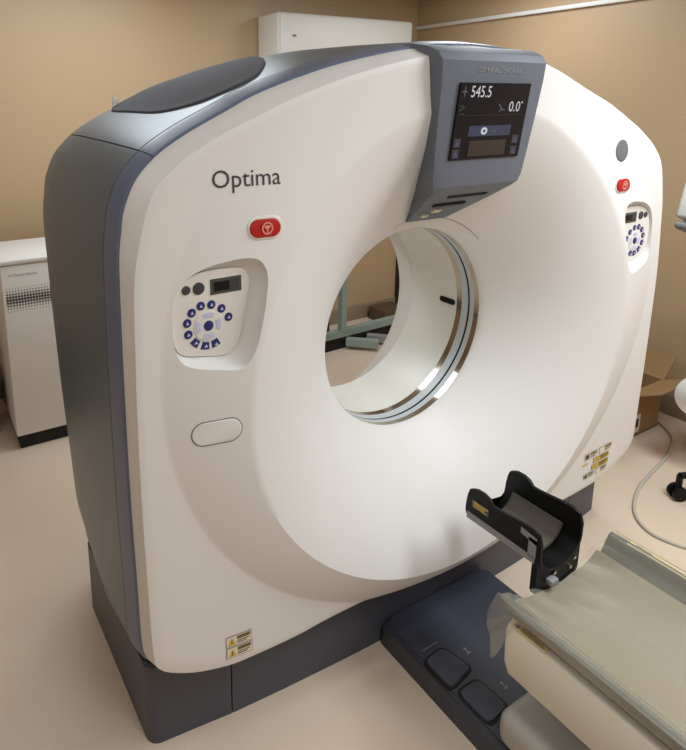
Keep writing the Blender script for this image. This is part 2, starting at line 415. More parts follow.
# blank oval cover plate on the left
pc = pill(-.860, .989, .118, .058)
plug('oval_plate_groove', pill(-.860, .989, .124, .064), None, .0008, M['inkl'], G, .001)
plug('oval_plate', pc, None, .0022, M['white'], G, .003)

# control panels
BT = [(-.798, 1.248), (-.816, 1.272), (-.842, 1.286), (-.869, 1.287), (-.892, 1.274), (-.904, 1.251), (-.902, 1.223)]
BQ = [(-.885, 1.2), (-.86, 1.187), (-.833, 1.187)]
def adj(p): return (p[0]-.016*(p[0]+1.429), p[1]+.016*(1.75-p[1]))
def control_panel(s):
    V, F = loft([[(s*p[0], YP+.0035, p[1]) for p in PF], [(s*p[0], YP-.002, p[1]) for p in PF], [(s*(p[0]*.985-.0128), YP-.003, p[1]*.985+.0189) for p in PF]], True, True, True)
    cp = mesh('control_panel', V, F, M['panel'], G, 30, 'white keypad plate at the %s of the cover' % ('left' if s < 0 else 'right').replace('left', 'left'))
    yp = YP-.003
    fl = lambda x, z: yp
    def P(p): q = adj(p); return (s*q[0], q[1])
    wc = P((-.851, 1.236))
    for p in BT:
        c = P(p); b = plug('keypad_button', circ(*c, .0105, 16), yp, .002, M['navy'], cp, .001, fl)
        decal('key_symbol', [([[(c[0]-.004, c[1]-.003), (c[0]+.004, c[1]-.003), (c[0], c[1]+.005)]], 'bluewhite', 0)], cp, surf=lambda x, z: yp-.002)
    for k, p in enumerate(BQ):
        c = P(p); a0 = math.atan2(c[1]-wc[1], c[0]-wc[0]); r0, r1, da = .040, .058, .2
        q = [(wc[0]+r*math.cos(a), wc[1]+r*math.sin(a)) for r, aa in ((r0, (-da, 0, da)), (r1, (da, 0, -da))) for a in [a0+t for t in aa]]
        plug('keypad_button', q, yp, .002, M['navy'], cp, .001, fl)
        decal('key_symbol', [([[(c[0]-.005, c[1]-.003), (c[0]+.005, c[1]-.003), (c[0]+.002, c[1]+.004)]], 'bluewhite', 0)], cp, surf=lambda x, z: yp-.002)
    ringw = []
    for k in range(36):
        a = 2*PI*k/36; a2 = 2*PI*(k+1)/36
        ringw.append([(wc[0]+r*math.cos(t), wc[1]+r*math.sin(t)) for r, t in ((.036, a), (.036, a2), (.015, a2), (.015, a))])
    plug('key_wheel', circ(*wc, .037, 36), yp, .0018, M['panel'], cp, .002, fl, 'white ring of arrow keys')
    for q4 in range(4):
        a0 = PI/2*q4
        q = [(wc[0]+r*math.cos(a0+t), wc[1]+r*math.sin(a0+t)) for r, ts in ((.020, (-.5, 0, .5)), (.033, (.5, 0, -.5))) for t in ts]
        plug('arrow_key', q, yp-.0018, .0012, M['bluewhite'], cp, .001, fl)
    plug('wheel_button', circ(*wc, .0125, 20), yp, .0035, M['navy'], cp, .001, fl)
    c = P((-.904, 1.33)); plug('knob_button', circ(*c, .0105, 18), yp, .003, M['ink'], cp, .001, fl)
    c = P((-.873, 1.33)); plug('knob_button', circ(*c, .0145, 18), yp, .003, M['ink'], cp, .001, fl)
    c = P((-.803, 1.328)); hw, hh = .040, .0185
    plug('position_display', [(c[0]+a*hw, c[1]+b*hh) for a, b in ((-1, -1), (-.3, -1), (.3, -1), (1, -1), (1, 1), (.3, 1), (-.3, 1), (-1, 1))], yp, .002, M['scrgreen'], cp, .001, fl)
    decal('display_window', [(rect(c[0]-.032, c[0]+.008, c[1]-.011, c[1]+.011, 1), 'glassy', 0), (rect(c[0]+.014, c[0]+.032, c[1]-.012, c[1]+.012, 1), 'ink', 0)], cp, surf=lambda x, z: yp-.002)
    return cp
control_panel(1); control_panel(-1)

# warning stickers
def warn_sticker(x0, x1, z0, z1, tri=True, head='olive', bg='paper', sk=0., mark=False):
    f = lambda x, z: (x, z+sk*(x-x0))
    R = lambda a, b, c, d: [[f(x0+(x1-x0)*a, z0+(z1-z0)*c), f(x0+(x1-x0)*b, z0+(z1-z0)*c), f(x0+(x1-x0)*b, z0+(z1-z0)*d), f(x0+(x1-x0)*a, z0+(z1-z0)*d)]]
    it = [(R(0, 1, 0, 1), 'inkl', 0), (R(.02, .98, .05, .95), bg, 1), (R(.42, .94, .58, .88), head, 2)]
    for k in range(2): it.append((R(.42, .9-.1*k, .38-.17*k, .46-.17*k), 'ink', 2))
    if tri:
        it.append(([[f(x0+(x1-x0)*.06, z0+(z1-z0)*.15), f(x0+(x1-x0)*.38, z0+(z1-z0)*.15), f(x0+(x1-x0)*.22, z0+(z1-z0)*.85)]], 'yellow', 2))
        it.append((R(.205, .235, .28, .6), 'ink', 3))
    if mark: it.append((R(.05, .34, .2, .85), 'ink', 2))
    return it
decal('warning_sticker', warn_sticker(-.839, -.762, .340, .372, sk=-.1), G, label='upper caution sticker at lower left')
decal('warning_sticker', warn_sticker(-.838, -.760, .303, .337, sk=-.1), G, label='lower caution sticker at lower left')
decal('warning_sticker', warn_sticker(.700, .778, .392, .42, False, 'olive', 'paper', .03, True), G, label='pale sticker at top of the lower right group')
decal('warning_sticker', warn_sticker(.790, .872, .396, .424, False, 'olive', 'paper', .03, False), G, label='pale sticker at top right of the lower right group')
decal('warning_sticker', warn_sticker(.758, .858, .366, .388, True, 'olive', 'yellow', .03), G, label='upper yellow sticker of the lower right group')
decal('warning_sticker', warn_sticker(.750, .858, .338, .360, True, 'olive', 'yellow', .03), G, label='lower yellow sticker of the lower right group')
decal('warning_sticker', warn_sticker(.705, .77, .309, .332, False, 'olive', 'paper', .03, True), G, label='pale sticker at bottom of the lower right group')
decal('warning_sticker', warn_sticker(.782, .852, .312, .334, False, 'olive', 'paper', .03, False), G, label='pale sticker at bottom right of the lower right group')
decal('warning_sticker', [([[(.688, .372), (.726, .372), (.726, .379), (.688, .379)]], 'yellow', 0)], G, label='narrow yellow strip sticker')

# trim strip and outer covers follow the outline, split at the shoulders
POLY = np.array(outline(B_half)); cen = np.array((0, 1.05))
def offset_outline(d):
    n = len(POLY); out = []
    for i in range(n):
        t = POLY[(i+1) % n]-POLY[i-1]; l = np.linalg.norm(t); nn = np.array((t[1], -t[0]))/max(l, 1e-9)
        out.append(POLY[i]+nn*d)
    return out
i_end = min(range(len(POLY)//2), key=lambda i: np.hypot(POLY[i][0]-1.03, POLY[i][1]-.358))
i_seam = min(range(len(POLY)//2), key=lambda i: np.hypot(POLY[i][0]-.955, POLY[i][1]-1.628))
n_ = len(POLY)
segs = [('right', i_end, i_seam), ('top', i_seam, n_-i_seam), ('left', n_-i_seam, n_-i_end)]
def shell_strip(name, a, b, prof, m, gap0, gap1, zcut=None, label=None):
    """prof: list of (offset, y); a closed profile swept along outline points a..b"""
    offs = [offset_outline(d) for d, y in prof]
    idx = list(range(a, b+1)); rings = []
    for j, i in enumerate(idx):
        f = 0
        ring = []
        for (d, y), of in zip(prof, offs):
            p = of[i].copy()
            if j == 0 and gap0: p = p+(of[idx[1]]-of[idx[0]])/max(1e-6, np.linalg.norm(of[idx[1]]-of[idx[0]]))*gap0
            if j == len(idx)-1 and gap1: p = p-(of[idx[-1]]-of[idx[-2]])/max(1e-6, np.linalg.norm(of[idx[-1]]-of[idx[-2]]))*gap1
            x, z = p
            if zcut is not None and p[1] < 1.4:        # rear half of the side narrows a little towards the floor
                k = smooth(.12, .8, y)*(1.0-min(1, max(0, (z-.3)/1.1)))
                x -= math.copysign(.035*k, x)
                if (j == 0 or j == len(idx)-1): z = zcut(y)
            ring.append((x, y, z))
        rings.append(ring)
    V, F = loft(rings, True, True, True)
    return mesh(name, V, F, m, G, 32, label)
trim_prof = [(-.03, .060), (.001, .060), (.006, .064), (.0145, .105), (.0165, .121), (.012, .126), (-.03, .126)]
cov_prof = [(-.05, .130), (.010, .130), (.0155, .134), (.019, .2), (.026, .4), (.030, .62), (.026, .74), (.012, .81), (-.015, .86), (-.06, .893), (-.14, .905), (-.14, .88), (-.07, .86)]
zc = lambda y: .355-.085*smooth(.12, .34, y)
for nm, a, b in segs:
    shell_strip('trim_strip', a, b, trim_prof, M['trim'], .0012 if nm != 'right' else 0, .0012 if nm != 'left' else 0)
    shell_strip('side_cover' if nm != 'top' else 'top_cover', a, b, cov_prof, M['silver'], .0018 if nm != 'right' else 0, .0018 if nm != 'left' else 0, zc if nm != 'top' else None, 'silver grey metallic shell')
# dark gasket seen in the seams
V, F = loft([ringpts(RB-.06, .10), ringpts(RB-.006, .10), ringpts(RB+.002, .14), ringpts(RB-.03, .2), ringpts(RB-.06, .8), ringpts(RB-.12, .85)], True)
mesh('seam_gasket', V, F, M['blackmat'], G)
# back cover with its own flared opening
BRr = RB-.10
def dn(r, d): return [(x, y, z+d) for x, y, z in r]
V, F = loft([ringpts(BRr, .885), ringpts(BRr, .90), ringpts(np.full(NA, .62), .90), dn(ringpts(np.full(NA, .60), .86), -.05), dn(ringpts(np.full(NA, .432), .782), -.055), dn(ringpts(np.full(NA, .405), .73), -.036), ringpts(np.full(NA, .3508), .612), ringpts(np.full(NA, .358), .608), dn(ringpts(np.full(NA, .47), .77), -.05), ringpts(BRr, .872)])
mesh('rear_cover', V, F, M['white'], G, 40)

# vent grille on the left shoulder of the top cover
OT = np.array([p for p in offset_outline(.0)]); topi = [p for p in OT if p[1] > 1.55 and p[0] < .05]
topi.sort(key=lambda p: p[0]); tx = [p[0] for p in topi]; tz = [p[1] for p in topi]
cy = [c[1] for c in cov_prof[1:9]]; co = [c[0] for c in cov_prof[1:9]]
def topz(x, y): return float(np.interp(x, tx, tz))+float(np.interp(y, cy, co))*1.08
def vent(name, pol):
    P = catmull(pol, 5, True); cx = sum(p[0] for p in P)/len(P); cyy = sum(p[1] for p in P)/len(P)
    rings = []
    for s, h in ((1.02, -.006), (1, .006), (.975, .0065), (.96, .005), (.8, .005), (.6, .005), (.4, .005), (.2, .005)):
        rings.append([(cx+(p[0]-cx)*s, cyy+(p[1]-cyy)*s, topz(cx+(p[0]-cx)*s, cyy+(p[1]-cyy)*s)+h) for p in P])
    V, F = loft(rings, True, False, True)
    o = mesh(name, V, F, M['vent'], G, 30, 'dark slate vent grille')
    return o
vent('vent_grille', [(-.86, .66), (-.860, .5), (-.852, .34), (-.825, .25), (-.775, .185), (-.70, .155), (-.63, .185), (-.56, .27), (-.48, .40), (-.42, .55), (-.39, .68), (-.42, .755), (-.6, .775), (-.8, .75)])
tube('peg', [(-.832, .72, 1.70), (-.832, .72, 1.755), (-.832, .72, 1.768)], [.009, .008, .003], M['cab'], G, label='small white peg on the shoulder')

# bore
def band(name, y0, y1, r, m, th=.004, label=None):
    V, F = loft([ringpts(np.full(NA, r), y0), ringpts(np.full(NA, r), y1), ringpts(np.full(NA, r+th), y1), ringpts(np.full(NA, r+th), y0)])
    for k in range(NA): F.append((3*NA+k, 3*NA+(k+1) % NA, (k+1) % NA, k))
    return mesh(name, V, F, m, G, 40, label)
band('metal_ring', .262, .284, .3495, M['steel'], label='polished front ring of the bore')
band('window_band', .2845, .305, .3500, M['lightband'])
band('dark_gap_ring', .3055, .3135, .3510, M['black'], label='thin black ring')
band('window_band', .314, .344, .3500, M['lightband'])
band('metal_ring', .3445, .368, .3495, M['steel'], label='polished inner ring of the bore')
band('bore_tube', .3685, .61, .3505, M['bore'])
# small black window on the right wall of the bore
def onbore(y, a, d=0): return ((.3505-d)*math.cos(a), y, BZ+(.3505-d)*math.sin(a))
rings = []
for d, s in ((-.002, 1), (.004, 1), (.006, .85)):
    rings.append([onbore(.416+p[0]*s, -.005+p[1]*s/.35, d) for p in pill(0, 0, .078, .022, 8)])
V, F = loft(rings, True, True, True); mesh('laser_window', V, F, M['black'], G, 30, 'small black oblong window inside the bore')

# display console hanging over the top of the bore
def console():
    secs = [  # z, half-width front, y front, half-width base, (y base or None)
        (1.897, .215, .062, .226, .085), (1.889, .210, .012, .228, .07), (1.872, .207, -.026, .227, .045), (1.852, .205, -.040, .223, .03), (1.80, .201, -.037, .212, None), (1.70, .196, -.024, .195, None), (1.60, .189, -.012, .173, None),
        (1.535, .183, -.005, .155, None), (1.512, .175, -.001, .146, None), (1.497, .160, .012, .138, None), (1.462, .143, .066, .122, None), (1.42, .115, .130, .098, None), (1.385, .090, .184, .076, None), (1.377, .086, .196, .072, None)]
    rings = []
    for z, hf, yf, hb, yb in secs:
        ring = []
        yb2 = (yface(hb, z)+.012) if yb is None else yb
        yb2 = max(yb2, yf+.01)
        for sgn in (-1, 1):
            pts = [(hb, yb2+.10), (hb, yb2), (hb+(hf-hb)*.8, yf+(yb2-yf)*.16), (hb+(hf-hb)*.95, yf+(yb2-yf)*.03), (hf-.01, yf), (hf*.5, yf-.002)]
            if sgn < 0: ring += [(-x, y, z) for x, y in pts]
            else: ring += [(x, y, z) for x, y in pts[::-1]]
        rings.append(ring)
    V, F = loft(rings, True, True, True)
    return mesh('display_console', V, F, M['console'], G, 22, 'slate grey monitor housing at the top')
con = console()
# screen plane: tilted between (z 1.79, y -.036) and (z 1.59, y -.009)
def scy(x, z): return -.0375+(1.79-z)*.131
def pane(name, x0, x1, z0, z1, m, off, parent, label=None):
    V = [(x, scy(x, z)-off+d, z) for d in (0, .012) for x, z in ((x0, z0), (x1, z0), (x1, z1), (x0, z1))]
    F = [(0, 1, 2, 3), (4, 7, 6, 5), (0, 4, 5, 1), (1, 5, 6, 2), (2, 6, 7, 3), (3, 7, 4, 0)]
    return mesh(name, V, F, m, parent, False, label)
scr = pane('screen', -.14, .14, 1.589, 1.795, M['glassy'], .006, con, 'dark display screen')
sf = lambda x, z: scy(x, z)-.0065
gx = []
gx.append((text_polys('545.5', -.098, 1.757, .078, .030), 'e_white', 0))
gx.append((text_polys('0.0', .062, 1.718, .046, .028), 'e_white', 0))
gx.append((circ(.114, 1.743, .003, 8) and [circ(.114, 1.743, .003, 8)], 'e_white', 0))
gx.append(([[(-.133, 1.77), (-.112, 1.77), (-.112, 1.7725), (-.133, 1.7725)], [(-.124, 1.758), (-.121, 1.758), (-.121, 1.785), (-.124, 1.785)]], 'e_dim', 0))
gx.append(([[(.018, 1.738), (.021, 1.740), (.035, 1.725), (.032, 1.723)], [(.020, 1.716), (.023, 1.716), (.033, 1.728), (.030, 1.728)], [(.030, 1.722), (.046, 1.722), (.046, 1.725), (.030, 1.725)]], 'e_dim', 0))
gx.append(([[(-.133, 1.712), (-.113, 1.712), (-.113, 1.714), (-.133, 1.714)], [(-.133, 1.720), (-.113, 1.730), (-.113, 1.733), (-.133, 1.723)], [(-.133, 1.733), (-.118, 1.733), (-.118, 1.735), (-.133, 1.735)]], 'e_green', 0))
gx.append((rect(-.12, .12, 1.7085, 1.7095, 1), 'e_line', 0))
gx.append((rect(-.085, .085, 1.652, 1.681, 1), 'e_bar', 0))
gx.append(([pill(-.024, 1.666, .026, .020, 6)], 'e_white', 1))
gx.append(([pill(-.024, 1.666, .010, .008, 6)], 'e_bar', 2))
gx.append((text_polys('+4', -.002, 1.659, .024, .012), 'e_dim', 1))
for (x, z) in ((-.122, 1.636), (-.122, 1.606), (.112, 1.640), (.112, 1.608)):
    gx.append((rect(x-.013, x+.013, z-.012, z+.012, 1), 'e_line', 0))
    gx.append(([[(x-.008, z-.006), (x+.008, z-.006), (x, z+.007)], [(x-.008, z-.010), (x+.008, z-.010), (x+.008, z-.008), (x-.008, z-.008)]], 'e_key', 1))
gx.append((rect(-.075, .075, 1.597, 1.640, 1), 'e_brown', 0))
decal('readout', gx, con, surf=sf, off=.0005)
# faint raised maker's lettering above the screen, slots and marks under it
decal('raised_lettering', [(text_polys('GE HEALTHCARE', -.075, 1.822, .17, .014), 'greyplastic', 0)], con, surf=lambda x, z: -.0412, off=.0012)
def under(t, x):  # a point on the sloping underside
    z = 1.497-(1.497-1.39)*t; y = .012+(.168-.012)*t; return (x, y-.0035, z-.0025)
def upatch(name, t0, t1, x0, x1, m):
    V = [under(t0, x0), under(t0, x1), under(t1, x1*.98), under(t1, x0*.98)]
    V += [(v[0], v[1]+.006, v[2]+.006) for v in V]
    return mesh(name, V, [(0, 1, 2, 3), (4, 7, 6, 5), (0, 4, 5, 1), (1, 5, 6, 2), (2, 6, 7, 3), (3, 7, 4, 0)], m, con, False)
upatch('slot', .17, .23, -.075, .085, M['blackmat']); upatch('slot', .46, .53, -.085, .045, M['blackmat'])
upatch('indicator', .66, .76, -.052, -.022, M['paper']); upatch('indicator', .86, .93, -.07, -.045, M['paper'])

# base of the gantry
def prism(name, foot, z0, z1, m, parent, bev=.01, label=None, smoothang=35):
    bm = bmesh.new()
    lo = [bm.verts.new((x, y, z0)) for x, y in foot]; hi = [bm.verts.new((x, y, z1)) for x, y in foot]; n = len(foot)
    bm.faces.new(lo[::-1]); top = bm.faces.new(hi)
    for k in range(n): bm.faces.new((lo[k], lo[(k+1) % n], hi[(k+1) % n], hi[k]))
    if bev: bmesh.ops.bevel(bm, geom=[e for e in top.edges], offset=bev, segments=3, affect='EDGES')
    return bm_obj(name, bm, m, parent, smoothang, label)
def arc(cx, cy, r, a0, a1, n=6): return [(cx+r*math.cos(math.radians(a0+(a1-a0)*k/n)), cy+r*math.sin(math.radians(a0+(a1-a0)*k/n))) for k in range(n+1)]
left = [(-.782, .73), (-.94, .73)]+arc(-.99, .695, .035, 90, 175, 5)+arc(-.985, .152, .036, 180, 262, 6)+[(-.88, .104), (-.782, .092)]
prism('base_cover', [(x, y) for x, y in left], 0, .262, M['base'], G, .006)
prism('base_cover', [(-x, y) for x, y in left][::-1], 0, .262, M['base'], G, .006)
mid = [(-.778, .73), (-.778, .0915)]+[(x, .0915-.03*(1-(x/.778)**2)) for x in (-.6, -.4, -.2, 0, .2, .4, .6)]+[(.778, .0915), (.778, .73)]
prism('base_cover', mid, 0, .27, M['base'], G, .006)
box('chassis', -.97, .97, .16, .80, .24, .42, M['blackmat'], G, .01)

# ------------------------------------------------------------------ patient table
T = thing('patient_table', 'patient table with cream side shell on a dark foot dock in front of the gantry', 'patient table', (0, -.4, 0))
def dock():
    foot = [(-.248, -2.2), (-.248, .055), (-.2, .060), (.2, .060), (.248, .055), (.248, -2.2)]
    bm = bmesh.new()
    lo = [bm.verts.new((x, y, 0)) for x, y in foot]; hi = [bm.verts.new((x*.985, y-.004*(y > 0), .083)) for x, y in foot]; n = len(foot)
    bm.faces.new(lo); top = bm.faces.new(hi[::-1])
    for k in range(n): bm.faces.new((lo[k], hi[k], hi[(k+1) % n], lo[(k+1) % n]))
    bmesh.ops.bevel(bm, geom=[e for e in top.edges], offset=.012, segments=3, affect='EDGES')
    return bm_obj('floor_dock', bm, M['dock'], T, 35, 'dark navy foot dock')
dk = dock()
def quadpad(name, c, z0, h, inset, m, parent, sh=1.0):
    cx = sum(p[0] for p in c)/4; cyy = sum(p[1] for p in c)/4
    def rounded(s, rr=.22):
        out = []
        P = [np.array((cx+(p[0]-cx)*s, cyy+(p[1]-cyy)*s)) for p in c]
        for i in range(4):
            a, b, d = P[i-1], P[i], P[(i+1) % 4]; p0 = b+(a-b)*rr; p2 = b+(d-b)*rr
            for k in range(6):
                t = k/5; out.append((1-t)**2*p0+2*t*(1-t)*b+t*t*p2)
        return out
    rings = [[(p[0], p[1], z0) for p in rounded(sh)], [(p[0], p[1], z0+h*.7) for p in rounded(sh)], [(p[0], p[1], z0+h) for p in rounded(sh-inset)], [(p[0], p[1], z0+h) for p in rounded(.5)]]
    V, F = loft(rings, True, True, True); return mesh(name, V, F, m, parent, 40)
p1 = [(-.234, -.127), (-.150, -.121), (-.130, -.217), (-.233, -.236)]; p2 = [(-.226, -.252), (-.144, -.253), (-.137, -.356), (-.225, -.365)]
for p in (p1, p2):
    quadpad('pedal_recess', p, .077, .0072, .01, M['blackmat'], dk, 1.14)
    quadpad('foot_pedal', p, .079, .010, .04, M['pedal'], T, 1.0)
def flatdecal(name, items, parent, z):
    V = []; F = []; mi = []; keys = []
    for polys, key in items:
        if key not in keys: keys.append(key)
        for p in polys:
            b = len(V); V += [(x, y, z) for x, y in p]; F.append(tuple(range(b, b+len(p)))); mi.append(keys.index(key))
    return mesh(name, V, F, [M[k] for k in keys], parent, False, None, mi)
def icon(x, y, s, up):
    return [([[(x-s*.5, y-s*.9), (x+s*.5, y-s*.9), (x+s*.5, y-s*.6), (x-s*.5, y-s*.6)], [(x-s*.12, y-s*.6), (x+s*.12, y-s*.6), (x+s*.12, y+s*.2), (x-s*.12, y+s*.2)], [(x-s*.4, y+s*.2), (x+s*.4, y+s*.2), (x, y+s*.8)]], 'greyplastic')]
flatdecal('pedal_pictogram', icon(-.094, -.163, .015, 1), dk, .0838); flatdecal('pedal_pictogram', icon(-.092, -.302, .015, 0), dk, .0838)
flatdecal('painted_highlight', [([[(-.212, -.098), (-.148, -.096), (-.148, -.0935), (-.212, -.0955)]], 'greyplastic')], dk, .0838)  # highlight on the dock seam, painted as a pale strip

# lower telescopic column cover and shell under the cradle
def rbox(name, x0, x1, y0, y1, z0, z1, m, parent, bev, label=None): return box(name, x0, x1, y0, y1, z0, z1, m, parent, bev, label, 5)
rbox('column_cover', -.248, .248, -1.9, -.398, .085, .19, M['pedestal'], T, .035)
rbox('column_cover', -.15, .15, -1.88, -.72, .18, .29, M['pedestal'], T, .02)
def shell():
    # cream side shell: cross-section swept along y
    sec = [(-.20, .285), (-.232, .305), (-.246, .34), (-.25, .40), (-.249, .438), (-.243, .454), (-.230, .461), (-.20, .461), (-.19, .44), (-.185, .33), (.185, .33), (.19, .44), (.20, .461), (.230, .461), (.243, .454), (.249, .438), (.25, .40), (.246, .34), (.232, .305), (.20, .285)]
    S2 = sec
    rings = []
    for y, s, dz in ((-.398, .92, .012), (-.402, .97, .004), (-.412, 1, 0), (-.9, 1, 0), (-1.5, 1, 0), (-2.3, 1, 0)):
        rings.append([(x*s if abs(x) > .19 else x, y, .37+(z-.37)*(1 if s == 1 else s)) for x, z in S2])
    V, F = loft(rings, True, True, True); return mesh('side_shell', V, F, M['cream'], T, 30, 'cream lower shell of the table')
shell()
def zc_(x): return .442+.073*min(1.15, abs(x)/.243)**2.2
def cradle():
    xs = [-.236+.472*k/40 for k in range(41)]
    sec = [(x, zc_(x)-.030 if abs(x) < .20 else .468+(abs(x)-.20)*.3) for x in xs]+[(.243, .492), (.243, .512), (.236, .517), (.222, .514), (.210, .497)]+[(x, zc_(x)-.020) for x in xs[::-1] if abs(x) < .2]+[(-.210, .497), (-.222, .514), (-.236, .517), (-.243, .512), (-.243, .492)]
    sec = [(x, max(z, .36)) for x, z in sec]
    rings = [[(x, y, z) for x, z in sec] for y in (-.378, -.7, -1.2, -2.4)]
    V, F = loft(rings, True, True, True); return mesh('cradle', V, F, M['carbon'], T, 35, 'grey curved cradle with raised rails')
cradle()
# yellow warning strips on both edges
def topstrip(x0, x1, y0, y1, z, lab):
    V = [(x0, y0, z), (x1, y0, z), (x1, y1, z), (x0, y1, z)]; F = [(0, 1, 2, 3)]; mi = [0]
    def q(a0, a1, b0, b1, k):
        b = len(V)
        for yy, xx in ((a0, b0), (a1, b0), (a1, b1), (a0, b1)): V.append((x0+(x1-x0)*xx, y0+(y1-y0)*yy, z+.0006))
        F.append((b, b+1, b+2, b+3)); mi.append(k)
    q(.05, .17, .2, .8, 1); q(.25, .92, .2, .32, 2); q(.25, .85, .5, .6, 2)
    return mesh('warning_strip', V, F, [M['paleyellow'], M['ink'], M['olive']], T, False, lab, mi)
topstrip(-.243, -.222, -.415, -.512, .4622, 'pale yellow sticker on the left edge of the shell')
topstrip(.226, .246, -.43, -.80, .5155, 'long pale yellow strip on the right rail')

# pad lying in the cradle
def pad():
    xs = [-.187+.374*k/48 for k in range(49)]; ys = [-.376-.02*k for k in range(0, 96)]
    rings = []
    for j, y in enumerate(ys):
        top = []
        for x in xs:
            e = (1-smooth(.172, .187, abs(x)))
            z = zc_(x)-.012+.014*e
            z += .004*math.sin(x*46+y*3)*math.exp(-((y+.40)/.10)**2)*e
            top.append((x, y, z))
        bot = [(x, y, zc_(x)-.0185) for x in xs[::-1]]
        rings.append(top+bot)
    V, F = loft(rings, True, True, True)
    return mesh('table_pad', V, F, M['pad'], None, 50)
tag(pad(), 'long sage grey pad lying in the curved cradle of the patient table', 'pad')
# clear sheet over pad and rails
def sheet():
    rnd = random.Random(3)
    us = [k/110 for k in range(111)]
    ys = [-.374-.008*k for k in range(40)]+[-.70-.03*k for k in range(50)]
    rows = []
    ph = [rnd.uniform(0, 6) for _ in range(8)]
    for j, y in enumerate(ys):
        front = math.exp(-((y+.366)/.11)**2)
        hangL = .012+.175*math.exp(-(max(0, -(y+.375))/.045)**2)
        row = []
        for u in us:
            # path across: left hang -> left rail -> arc -> right rail -> short hang
            if u < .22:
                t = 1-u/.22; d = t*(hangL+.02)
                x = -.245-.010*smooth(0, .4, t)-.018*math.sin(min(1, t*1.6)*PI)*front+.004*front*math.sin(t*6+ph[0]); z = .523-max(0, d-.012)-.004*t
            elif u > .9:
                t = (u-.9)/.1; x = .243+.010*smooth(0, .6, t); z = .523-.028*t*t-.002
            else:
                x = -.243+.486*(u-.22)/.68
                zz = zc_(x)+.009
                z = zz if abs(x) < .2 else .523-.012*math.exp(-((abs(x)-.205)/.008)**2)-.004*((.243-abs(x))/.043)
                if abs(x) < .2 and abs(x) > .19: z = max(z, zz)
                z += front*.006*math.sin(x*70+ph[1]+y*20)+.0018*math.sin(x*24+y*9+ph[2])+.002*math.sin(y*31+x*12+ph[3])*front
                z += .0015*math.exp(-((x-.03-.05*math.sin(y*1.7))/.014)**2)
            yy = y+.010*math.sin(x*30+ph[4])*front
            row.append((x, yy, z))
        rows.append(row)
    V, F = loft(rows, False)
    o = mesh('clear_plastic_sheet', V, F, M['sheet'], None, 180)
    md = o.modifiers.new('s', 'SOLIDIFY'); md.thickness = .0008; md.offset = 0
    return o
tag(sheet(), 'clear wrinkled plastic sheet draped over the pad and rails of the patient table', 'plastic sheet')

# ------------------------------------------------------------------ head holder
H = thing('head_holder', 'black U-shaped head holder with grey-brown liner at the end of the patient table', 'head holder', (0, -.38, .46))
def hh_top(y):          # top edge of the side walls, high lobe at the free end, shallow dip, back up
    pts = [(-.118, .560), (-.121, .600), (-.130, .628), (-.150, .640), (-.178, .642), (-.200, .636), (-.214, .622), (-.24, .622), (-.30, .630), (-.345, .634), (-.366, .626), (-.376, .600)]
    return float(np.interp(-y, [-p[0] for p in pts], [p[1] for p in pts]))
def hh_shell():
    ys = [-.118, -.120, -.124, -.130, -.140, -.155, -.18, -.20, -.207, -.214, -.23, -.26, -.30, -.335, -.352, -.366, -.376]
    rings = []; R = .092; th = .009; zc0 = .560
    for y in ys:
        zt = hh_top(y); outer = []; inner = []
        for k in range(5): outer.append((-R, y, zt+(zc0-zt)*k/4)); inner.append((-R+th, y, zt-.001+(zc0-zt)*k/4))
        for k in range(1, 16):
            a = PI+PI*k/16; outer.append((R*math.cos(a), y, zc0+R*.72*math.sin(a))); inner.append(((R-th)*math.cos(a), y, zc0+(R*.72-th)*math.sin(a)))
        for k in range(5): outer.append((R, y, zc0+(zt-zc0)*k/4)); inner.append((R-th, y, zc0+(zt-.001-zc0)*k/4))
        rings.append(outer+inner[::-1])
    V, F = loft(rings, True, True, True); return mesh('shell', V, F, M['black'], H, 35)
hs = hh_shell()
# grey band along the lower outside of the left wall with its upright return
def hh_band():
    R = .0935; bm = bmesh.new()
    def strip_(pts):
        for (a, b) in zip(pts, pts[1:]):
            vs = [bm.verts.new(p) for p in (a[0], b[0], b[1], a[1])]; bm.faces.new(vs)
            ws = [bm.verts.new((p[0]+.003, p[1], p[2])) for p in (a[0], b[0], b[1], a[1])]; bm.faces.new(ws[::-1])
            for k in range(4): bm.faces.new((vs[k], ws[k], ws[(k+1) % 4], vs[(k+1) % 4]))
    strip_([((-R, y, .532-.004*math.sin((y+.12)*4)), (-R, y, .553)) for y in (-.126, -.16, -.2, -.25, -.3, -.36)])
    strip_([((-R, -.338, .550), (-R, -.362, .550)), ((-R, -.338, .606), (-R, -.362, .606))])
    strip_([((-R, -.312, .618), (-R, -.312, .602)), ((-R, -.362, .612), (-R, -.362, .592))])
    return bm_obj('edge_band', bm, M['greyplastic'], H, False, 'grey band on the outside of the left wall')
hh_band()
V = [(-.0936, y, z) for y, z in ((-.143, .578), (-.205, .578), (-.205, .604), (-.143, .604))]; V += [(-.0941, y, z) for (a, b, c, d) in ((-.148, -.200, .594, .599), (-.148, -.190, .587, .591), (-.148, -.197, .581, .584)) for y, z in ((a, c), (b, c), (b, d), (a, d))]
mesh('label', V, [(0, 1, 2, 3), (4, 5, 6, 7), (8, 9, 10, 11), (12, 13, 14, 15)], [M['ink'], M['yellow']], H, False, 'small black label with yellow lines', [0, 1, 1, 1])
